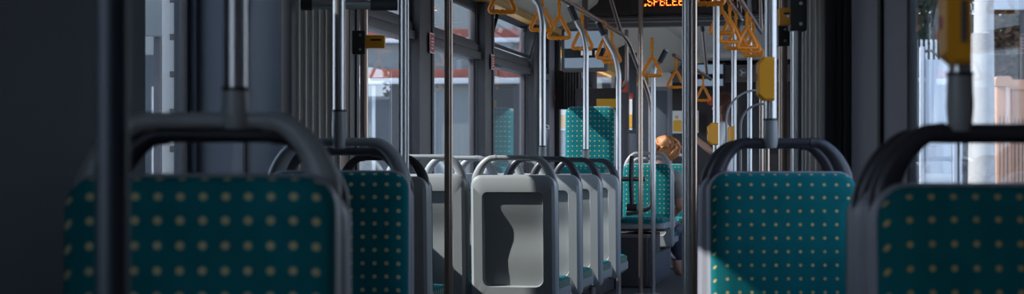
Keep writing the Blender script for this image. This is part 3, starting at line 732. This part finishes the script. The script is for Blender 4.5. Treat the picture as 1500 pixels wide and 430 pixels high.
# notices on far window pillars
for lab, px, py0, py1, S, m in (('red sticker on the far pillar beside the curved pole', 913, 118, 135, 14.6, 'red'), ('red sticker above the far yellow notice', 921, 136, 144, 15.2, 'red')):
    L = L_at(px, S); z0 = z_at(py1, L, S); h = z_at(py0, L, S)-z0
    tag(obj('far_sticker', boxes([span(-.045, .045, 0, .004, 0, h)]), m, loc=W(L, S, z0), rotz=-TH), lab, 'sticker', 'red stickers on the pillars')
S = 15.2; L = L_at(919.5, S); z0 = z_at(190, L, S); h = z_at(145, L, S)-z0
# a slim grey partition carries those notices
t = thing('window_partition', 'slim grey partition post behind the curved pole, carrying notices', 'partition', W(L, S+.01, 0), -TH)
obj('board', boxes([span(-.085, .085, 0, .03, 0, 2.1)], .004), 'portal', t)
t = thing('notice_board', 'white over yellow notice on the slim partition right of the tall seat', 'notice', W(L, S, z0), -TH, 'yellow and white notices')
obj('sheet', boxes([span(-.045, .045, -.004, .0, 0, h)]), 'white', t); obj('yellow_field', boxes([span(-.042, .042, -.007, -.0045, .02, h*.5)]), 'ad_y', t)
t = thing('window_partition', 'brown post with a red sticker beside the tall seat', 'partition', W(L_at(913, 14.6), 14.61, 0), -TH)
obj('board', boxes([span(-.05, .05, 0, .05, 0, 2.15)], .01), 'pillar', t)
tag(obj('yellow_notice', boxes([span(-.08, .08, -.004, 0, 0, .075)]), 'ad_y', loc=W(L_at(888, 12.59), 12.595, z_at(158, -1.9, 12.59)), rotz=-TH), 'small yellow notice just above the tall teal seat', 'notice')
t = thing('partition_panel', 'dark panel behind the tall teal seat', 'partition', W(L_at(873, 12.62), 12.60, 0), -TH)
obj('board', boxes([span(-.16, .20, 0, .03, 0, 1.62)], .006), 'header', t)
# clear draught screens by the right poles
def screen(label, px0, px1, py0, py1, d):
    x0, x1 = sx(px0, d), sx(px1, d); z0, z1 = EYE+(HY-py1)*d/FPX, EYE+(HY-py0)*d/FPX
    t = thing('draught_screen', label, 'glass screen', (x1, d, z0), 0, 'clear draught screens')
    w, h = x1-x0, z1-z0; r = w*.92
    out = [(0, 0), (0, h)]+[(-w+r+r*math.cos(a), h-r+r*math.sin(a)) for a in [PI/2+PI/2*k/12 for k in range(13)]]+[(-w, 0)]
    bm = bmesh.new(); loft(bm, [[Vector((x, -.004, z)) for x, z in out], [Vector((x, .004, z)) for x, z in out]])
    obj('pane', bm, 'clear', t, smooth=False)
    obj('edge_trim', sweep([(x, 0, z) for x, z in out[1:]], .0055, 8, up=(0, 1, 0)), 'hgrey', t)
    obj('mount_post', sweep([(0.012, 0, -z0+.005), (.012, 0, h+.02)], .012, 12), 'brown_steel', t)
screen('larger clear screen with a rounded corner, left of the amber stop box', 1064, 1112, 132, 420, 8.3)
screen('smaller clear screen tucked behind the amber stop box', 1085, 1120, 152, 420, 7.6)

# ------------------------------------------------------------------ people
def skin(name, verts, edges, m, parent, root=0, sub=2):
    me = D.meshes.new(name); me.from_pydata([v[:3] for v in verts], edges, [])
    o = D.objects.new(name, me); COL.objects.link(o); o.parent = parent; me.materials.append(M[m])
    sk = o.modifiers.new('Skin', 'SKIN'); sk.use_smooth_shade = True
    sv = me.skin_vertices[0].data
    for i, v in enumerate(verts):
        r = v[3]; sv[i].radius = r if isinstance(r, tuple) else (r, r); sv[i].use_root = (i == root)
    s = o.modifiers.new('Sub', 'SUBSURF'); s.levels = sub; s.render_levels = sub
    return o
def person(label, loc, rz, hair, top, legs, sit, arm_up, long_hair, tilt=0.):
    AX = .145 if sit else .165
    t = thing('person', label, 'person', loc, rz)
    hz = .46 if sit else .92; V = []; E = []
    def v(x, y, z, r, p=None):
        V.append((x, y, z, r)); i = len(V)-1
        if p is not None: E.append((p, i))
        return i
    # faces -Y; pelvis root
    pel = v(0, 0, hz, (.125, .095)); wa = v(0, 0, hz+.18, (.105, .08), pel); ch = v(0, .005, hz+.36, (.135, .09), wa); ub = v(0, .01, hz+.47, (.10, .07), ch)
    T = tilt; nk = v(T*.3, .005, hz+.545, .05, ub); h0 = v(T*.75, -.01, hz+.60, (.06, .065), nk); h1 = v(T, -.015, hz+.665, (.073, .088), h0); h2 = v(T*1.15, -.005, hz+.735, (.07, .082), h1); h3 = v(T*1.2, 0, hz+.775, .04, h2)
    v(T, -.112, hz+.645, .013, h1); v(T*.8, -.095, hz+.595, .022, h0)
    shirt = [(0, 0, hz-.03, (.145, .112)), (0, 0, hz+.18, (.12, .092)), (0, .005, hz+.36, (.15, .103)), (0, .01, hz+.47, (.112, .08)), (0, .007, hz+.515, .062)]; se = [(0, 1), (1, 2), (2, 3), (3, 4)]
    trous = [(0, 0, hz+.04, (.14, .11))]; te = []
    for s in (-1, 1):
        sh = v(s*AX, .01, hz+.46, .056, ub)
        if arm_up and s == arm_up: el = v(s*.25, -.03, hz+.20, .042, sh); wr = v(s*.20, -.24, hz+.36, .028, el); dirn = Vector((-.15*s, -.5, .85)).normalized()
        elif sit: el = v(s*.175, -.06, hz+.19, .042, sh); wr = v(s*.11, -.27, hz+.14, .028, el); dirn = Vector((-.3*s, -.9, -.1)).normalized()
        else: el = v(s*.235, .01, hz+.17, .042, sh); wr = v(s*.25, -.05, hz-.06, .028, el); dirn = Vector((0, -.15, -1)).normalized()
        wp = Vector(V[wr][:3]); side = dirn.cross(Vector((1, 0, 0))).normalized()
        pm = v(*(wp+dirn*.055), (.036, .02), wr)
        for k, (o_, ln) in enumerate(((-.03, .062), (-.01, .074), (.011, .07), (.031, .054))):
            a = v(*(wp+dirn*.095+side*o_), .0095, pm); b = v(*(wp+dirn*(.095+ln*.55)+side*o_*1.1+Vector((-.012*s, -.004, 0))), .0088, a); v(*(wp+dirn*(.095+ln*.9)+side*o_*1.1+Vector((-.032*s, -.008, 0))), .0075, b)
        a = v(*(wp+dirn*.035-side*.042), .0115, wr); v(*(wp+dirn*.075-side*.06+Vector((-.015*s, 0, 0))), .009, a)
        i0 = len(shirt); shirt.append((s*AX, .01, hz+.465, .066)); se.append((3, i0)); e = Vector(V[el][:3]); q = Vector((s*AX, .01, hz+.46)).lerp(e, .8); shirt.append((*q, .054)); se.append((i0, i0+1))
        hp = v(s*.09, 0, hz-.05, .085, pel)
        if sit: kn = v(s*.11, -.43, hz+.0, .058, hp); an = v(s*.11, -.43, .09, .04, kn)
        else: kn = v(s*.10, -.01, .49, .058, hp); an = v(s*.10, .02, .085, .04, kn)
        ap = Vector(V[an][:3]); ft = v(ap.x, ap.y-.08, .035, (.04, .03), an); v(ap.x, ap.y-.16, .03, (.036, .024), ft)
        j = len(trous); trous += [(s*.09, 0, hz-.05, .098), (*V[kn][:3], .07), (ap.x, ap.y, .13, .056)]; te += [(0, j), (j, j+1), (j+1, j+2)]
    b = skin('body', V, E, 'skin', t)
    skin('shirt', shirt, se, top, t); skin('trousers', trous, te, legs, t)
    for s in (-1, 1):
        obj('eye', sweep([(T+s*.03, -.089, hz+.672), (T+s*.03, -.099, hz+.672)], .009, 10), 'eye', t); obj('ear', sweep([(T+s*.073, .0, hz+.645), (T+s*.083, .008, hz+.665), (T+s*.075, .0, hz+.69)], [.008, .014, .008], 8), 'skin', t)
    obj('mouth', sweep([(T-.022, -.093, hz+.605), (T, -.101, hz+.603), (T+.022, -.093, hz+.605)], .005, 8), 'red', t)
    # hair cap of many strands' volume
    bm = bmesh.new(); bmesh.ops.create_icosphere(bm, subdivisions=4, radius=1)
    for q in bm.verts:
        d = q.co.copy(); r = (.098 if long_hair else .122)+.014*math.sin(9*d.x+4*d.z)*math.cos(7*d.y)+.008*math.sin(23*d.x+17*d.y+5*d.z)
        z = d.z*(.108); y = d.y*.112
        if d.y < -.3 and d.z < .45: y *= .55; z = max(z, .03)
        if long_hair and d.z < 0 and d.y > -.3: z = d.z*.42; y = d.y*.09+.035
        q.co = Vector((d.x*r*1.0+T, y+.012, hz+.70+z))
    rnd = random.Random(5)
    for k in range(150):
        a = rnd.uniform(-.4, PI+.4); e = rnd.uniform(.1, 1.5); R_ = .1 if long_hair else .122
        p0 = Vector((T+R_*math.cos(a)*math.cos(e), .012+.112*math.sin(a)*math.cos(e), hz+.70+.11*math.sin(e)))
        o_ = (p0-Vector((T, .012, hz+.68))).normalized(); sd = o_.cross(Vector((rnd.uniform(-1, 1), rnd.uniform(-1, 1), rnd.uniform(-1, 1)))).normalized(); ln = rnd.uniform(.04, .09)
        dn = Vector((0, 0, -ln*1.2 if long_hair else -ln*.3))
        add_sweep(bm, [p0-o_*.006, p0+sd*ln*.4+o_*.012+dn*.3, p0+sd*ln*.7+o_*.006+dn*.8, p0+sd*ln-o_*.008+dn], [.009, .010, .007, .003], 6)
    ho = obj('hair', bm, hair, t, ang=180)
    if not long_hair:
        bm = bmesh.new(); bmesh.ops.create_icosphere(bm, subdivisions=3, radius=.058)
        for q in bm.verts: q.co = q.co*(1+.1*math.sin(q.co.x*110)*math.cos(q.co.z*90))+Vector((T, .1, hz+.76))
        obj('hair_bun', bm, hair, ho, ang=180)
    return t
# seated one: on the forward-facing shell behind the plinth seat
pw = W(-1.65, 13.62+.21, .585-.46)
person('seated passenger with ginger hair seen from behind, over the plinth seat', W(-1.66, 13.95, -.02), RF+.0, 'hair_o', 'cloth_g', 'cloth_d', True, 0, False, tilt=-.06)
pw = P(1059, 250, 15.4)
person('standing passenger in a white top with long brown hair, seen between the right poles', (pw.x, pw.y, -.008), -1.9, 'hair_b', 'cloth_w', 'cloth_d', False, 1, True)

# ------------------------------------------------------------------ outside
struct('ground', boxes([span(-60, 60, -30, 90, -.46, -.36)]), 'asphalt')
# facade on the left
t = thing('building', 'pale building with rust red bands seen through the left windows', 'building', (-16, 29, -.36), math.radians(-4))
def fz(py): return EYE+(HY-py)*27.5/FPX+.36
obj('wall', boxes([span(0, 21, 0, 6, 0, 8)]), 'facade', t)
for n_, py0, py1 in (('red_band', 99, 112), ('red_band', 40, 53)): obj(n_, boxes([span(10.4, 21.05, -.12, 0, fz(py1), fz(py0))], .01), 'facade_red', t)
for py0, py1 in ((112.4, 121), (53.4, 60)): obj('white_band', boxes([span(10.4, 21.05, -.16, 0, fz(py1), fz(py0))], .01), 'facade_white', t)
for x in (9.6, 11.4, 13.6, 15.6, 17.0):
    w = obj('shop_window', boxes([span(x, x+.8, -.03, 0, .35, fz(124))]), 'facade_dark', t)
    obj('window_surround', boxes([span(x-.06, x, -.06, 0, .3, fz(123)), span(x+.8, x+.86, -.06, 0, .3, fz(123))]), 'facade_white', w)
cz = fz(128)
bm = bmesh.new(); pts = []
for k in range(41): pts.append((12.75+k*.01+0, -.34+.035*math.sin(k*1.5)))
F = [[bm.verts.new((x, y, z)) for x, y in pts] for z in (.5, cz)]; Bk = [[bm.verts.new((x, y+.02, z)) for x, y in pts] for z in (.5, cz)]
for A in (F, Bk):
    for k in range(40): bm.faces.new((A[0][k], A[0][k+1], A[1][k+1], A[1][k]))
obj('darkening_sheet', boxes([span(8.0, 9.9, -.04, 0, .1, 3.4)], .01), 'facade_dark', t)  # dark sheet added to darken the view through the left rear window
obj('ochre_awning_cloth', bm, 'curtain', t)
def post(name, label, cat, px, d, z0, z1, r0, r1, m, group=None):
    x = sx(px, d); o = obj(name, sweep([(0, 0, z0), (0, 0, z0+.3), (0, 0, z0+.32), (0, 0, z1)], [r0*1.25, r0*1.2, r0, r1], 20), m, loc=(x, d, 0)); return tag(o, label, cat, group)
t = thing('perforated_post', 'pale perforated steel post outside the left rear window', 'post', (sx(254, 7.6), 7.6, -.36))
obj('post_face', boxes([span(-.05, .05, -.025, .025, 0, 2.3)], .005), 'hgrey', t)
for k in range(10): obj('hole', boxes([span(-.012, .012, -.027, -.025, .5+k*.18, .53+k*.18)]), 'eye', t)
t = thing('advertising_board', 'pale board outside high in the left rear window', 'board', (sx(228, 8.4), 8.4, -.36))
obj('panel', boxes([span(-.28, .22, 0, .04, 2.03, 2.7)], .01), 'facade', t); obj('support', boxes([span(-.02, .02, .04, .08, 0, 2.03)]), 'pillar', t)
# right side
t = thing('concrete_pole', 'thick pale painted concrete pole outside the right window', 'pole', (sx(1438, 24), 24, -.36))
obj('shaft', sweep([(0, 0, 0), (.0, 0, 3.4), (.03, 0, 3.42), (.09, 0, 9)], [.215, .18, .15, .12], 28), 'concrete', t)
obj('base_collar', sweep([(0, 0, 0), (0, 0, .5)], .25, 24), 'concrete', t)
for i, (px, lab) in enumerate(((1467, 'peach rendered gate pillar nearer the concrete pole'), (1489, 'peach rendered gate pillar at the right edge'))):
    d = 24.6+i*.2; t = thing('gate_pillar', lab, 'pillar', (sx(px, d), d, -.36), 0, 'peach gate pillars')
    ht = z = EYE+(HY-(112+i*5))*d/FPX+.36
    obj('shaft', boxes([span(-.11, .11, -.11, .11, 0, ht-.16)], .01), 'brick', t)
    bm = bmesh.new(); pr = rr(-.135, .135, ht-.16, ht, .07, .02); loft(bm, [[Vector((x, -.135, zz_)) for x, zz_ in pr], [Vector((x, .135, zz_)) for x, zz_ in pr]])
    obj('cap', bm, 'brick', t)
    bm = bmesh.new()
    for k in range(3): add_box(bm, (-.06+k*.06, -.113, ht*.5), (.012, .008, ht*.55))
    obj('bar', bm, 'pillar', t)
t = thing('white_fence', 'white picket fence at the left of the right window', 'fence', (sx(1372, 27), 27, -.36), 0)
zt_ = EYE+(HY-58)*27/FPX+.36
for k in range(11): obj('picket', boxes([span(-.45+k*.085, -.41+k*.085, -.015, .015, 0, zt_)], .006), 'fence', t)
obj('crossbar', boxes([span(-.47, .48, .015, .04, zt_*.8, zt_*.8+.06), span(-.47, .48, .015, .04, .3, .36)]), 'fence', t)
d = 22.5; t = thing('white_gate', 'broad white sheet gate outside behind the big amber box', 'gate', (sx(1374, d), d, -.36))
zt_ = EYE+(HY-84)*d/FPX+.36
obj('sheet', boxes([span(-.17, .2, 0, .03, .1, zt_-.03)], .005), 'fence', t)
obj('post', boxes([span(-.26, -.2, -.03, .05, 0, zt_+.15)], .01), 'fence', t); obj('post', boxes([span(.21, .26, -.03, .05, 0, zt_)], .01), 'fence', t)
obj('top_rail', sweep([(-.22, 0, zt_+.08), (-.1, 0, zt_+.1), (.0, 0, zt_+.02), (.22, 0, zt_)], .02, 10), 'pillar', t)
d = 26; t = thing('hanging_sign', 'white sign panel at the top right outside the window', 'sign', (sx(1474, d), d, EYE+(HY-14)*d/FPX))
obj('panel', boxes([span(-.3, .45, 0, .06, 0, 1.0)], .01), 'fence', t); obj('support_post', sweep([(.3, .1, -EYE-(HY-14)*d/FPX-.36), (.3, .1, .9)], .04, 12), 'pillar', t)
def tree(label, x, y, h, r, m, n, trunk=.12):
    t = thing('tree', label, 'tree', (x, y, -.36), 0, 'trees outside the right window')
    obj('trunk', sweep([(0, 0, 0), (.05, 0, h*.3), (-.03, 0, h*.75)], [trunk, trunk*.8, trunk*.35], 12), 'bark', t)
    bm = bmesh.new(); rnd = random.Random(int(x*100))
    for k in range(n):
        a = rnd.uniform(0, 2*PI); u = rnd.uniform(-1, 1); q = rnd.random()**.4
        c = Vector((r*q*math.sqrt(1-u*u)*math.cos(a), r*q*math.sqrt(1-u*u)*math.sin(a), h*.60+u*q*h*.42))
        s = rnd.uniform(.05, .13); A = Matrix.Rotation(rnd.uniform(0, 6), 3, 'X') @ Matrix.Rotation(rnd.uniform(0, 6), 3, 'Z')
        vs = [bm.verts.new(c+A @ Vector(v_)*s) for v_ in ((-1, 0, 0), (0, -.45, .1), (1, 0, 0), (0, .45, .1))]
        bm.faces.new(vs)
    obj('crown', bm, m, t, smooth=False)
tree('dark leafy tree at the left of the right window, above the white fence', 7.4, 29, 6.5, 1.0, 'leaf', 5500)
tree('autumn tinted tree at the right edge behind the gate pillars', 9.6, 29.5, 5.4, 1.0, 'leaf_o', 5000)
tree('dark tree behind the concrete pole', 11.2, 34.5, 6.2, 2.3, 'leaf', 8000)
def car(label, x, y, rz, m):
    t = thing('parked_car', label, 'car', (x, y, -.36), rz)
    side = [(-2.0, .25), (-2.05, .6), (-1.9, .85), (-1.2, .92), (-.75, 1.38), (.6, 1.42), (1.25, .98), (1.95, .85), (2.05, .55), (2.0, .25)]
    bm = bmesh.new(); loft(bm, [[Vector((x_, y_, z_ if z_ < 1 or abs(y_) < .7 else z_)) for x_, z_ in side] for y_ in (-.82, .82)])
    bmesh.ops.bevel(bm, geom=list(bm.edges), offset=.06, segments=2, affect='EDGES'); obj('body', bm, m, t)
    for s in (-1, 1): obj('side_window', boxes([span(-.7, .6, s*.822-.005, s*.822+.005, .97, 1.3)], .002), 'eye', t)
    for a in (-1.3, 1.3):
        for s in (-1, 1): w = obj('wheel', sweep([(a, s*.68, .31), (a, s*.86, .31)], .31, 24), 'tyre', t); obj('hubcap', sweep([(a, s*.862, .31), (a, s*.87, .31)], .18, 20), 'fence', w)
car('dark blue car parked beyond the gate pillars', 10.6, 31.2, .1, 'car')
t = thing('street_wall', 'dark slate street wall far behind the trees on the right', 'wall', (9, 38, -.36), -.05)
obj('wall_face', boxes([span(-4, 8, 0, .3, 0, 3.2)]), 'portal', t); obj('coping', boxes([span(-4.05, 8.05, -.05, .35, 3.2, 3.3)], .01), 'concrete', t)

# ------------------------------------------------------------------ light, world, camera
w = D.worlds.new('sky'); SC.world = w; w.use_nodes = True; n, l = w.node_tree.nodes, w.node_tree.links
bg = n['Background']; tc = n.new('ShaderNodeTexCoord'); sp = n.new('ShaderNodeSeparateXYZ'); l.new(tc.outputs['Generated'], sp.inputs[0])
cr = n.new('ShaderNodeValToRGB'); l.new(sp.outputs['Z'], cr.inputs[0])
cr.color_ramp.elements[0].position = 0.0; cr.color_ramp.elements[0].color = (.78, .84, .92, 1)
cr.color_ramp.elements[1].position = .6; cr.color_ramp.elements[1].color = (.34, .50, .80, 1)
l.new(cr.outputs[0], bg.inputs[0]); bg.inputs[1].default_value = 2.7
su = D.lights.new('sun', 'SUN'); su.energy = 8; su.angle = math.radians(.6); su.color = (1, .95, .88)
so = D.objects.new('sun', su); COL.objects.link(so)
Dv = Vector((.72*CT+.24*ST, -.72*ST+.24*CT, -.60)); so.rotation_euler = Dv.to_track_quat('-Z', 'Y').to_euler(); so.location = (-10, -3, 12)

cam = D.cameras.new('camera'); co = D.objects.new('camera', cam); COL.objects.link(co); SC.camera = co
co.location = (0, 0, EYE); co.rotation_euler = (PI/2, 0, 0)
cam.sensor_width = 36; cam.lens = FPX/1500*36; cam.shift_y = (HY-215)/1500; cam.clip_start = .05; cam.clip_end = 300
cam.dof.use_dof = True; cam.dof.focus_distance = 8.3; cam.dof.aperture_fstop = 4.2
SC.view_settings.view_transform = 'Standard'; SC.view_settings.look = 'None'; SC.view_settings.gamma = 1; SC.view_settings.use_curve_mapping = False
SC.view_settings.exposure = 0.38
SC.cycles.max_bounces = 8; SC.cycles.transparent_max_bounces = 16; SC.cycles.use_denoising = True
SC.cycles.sample_clamp_indirect = 4
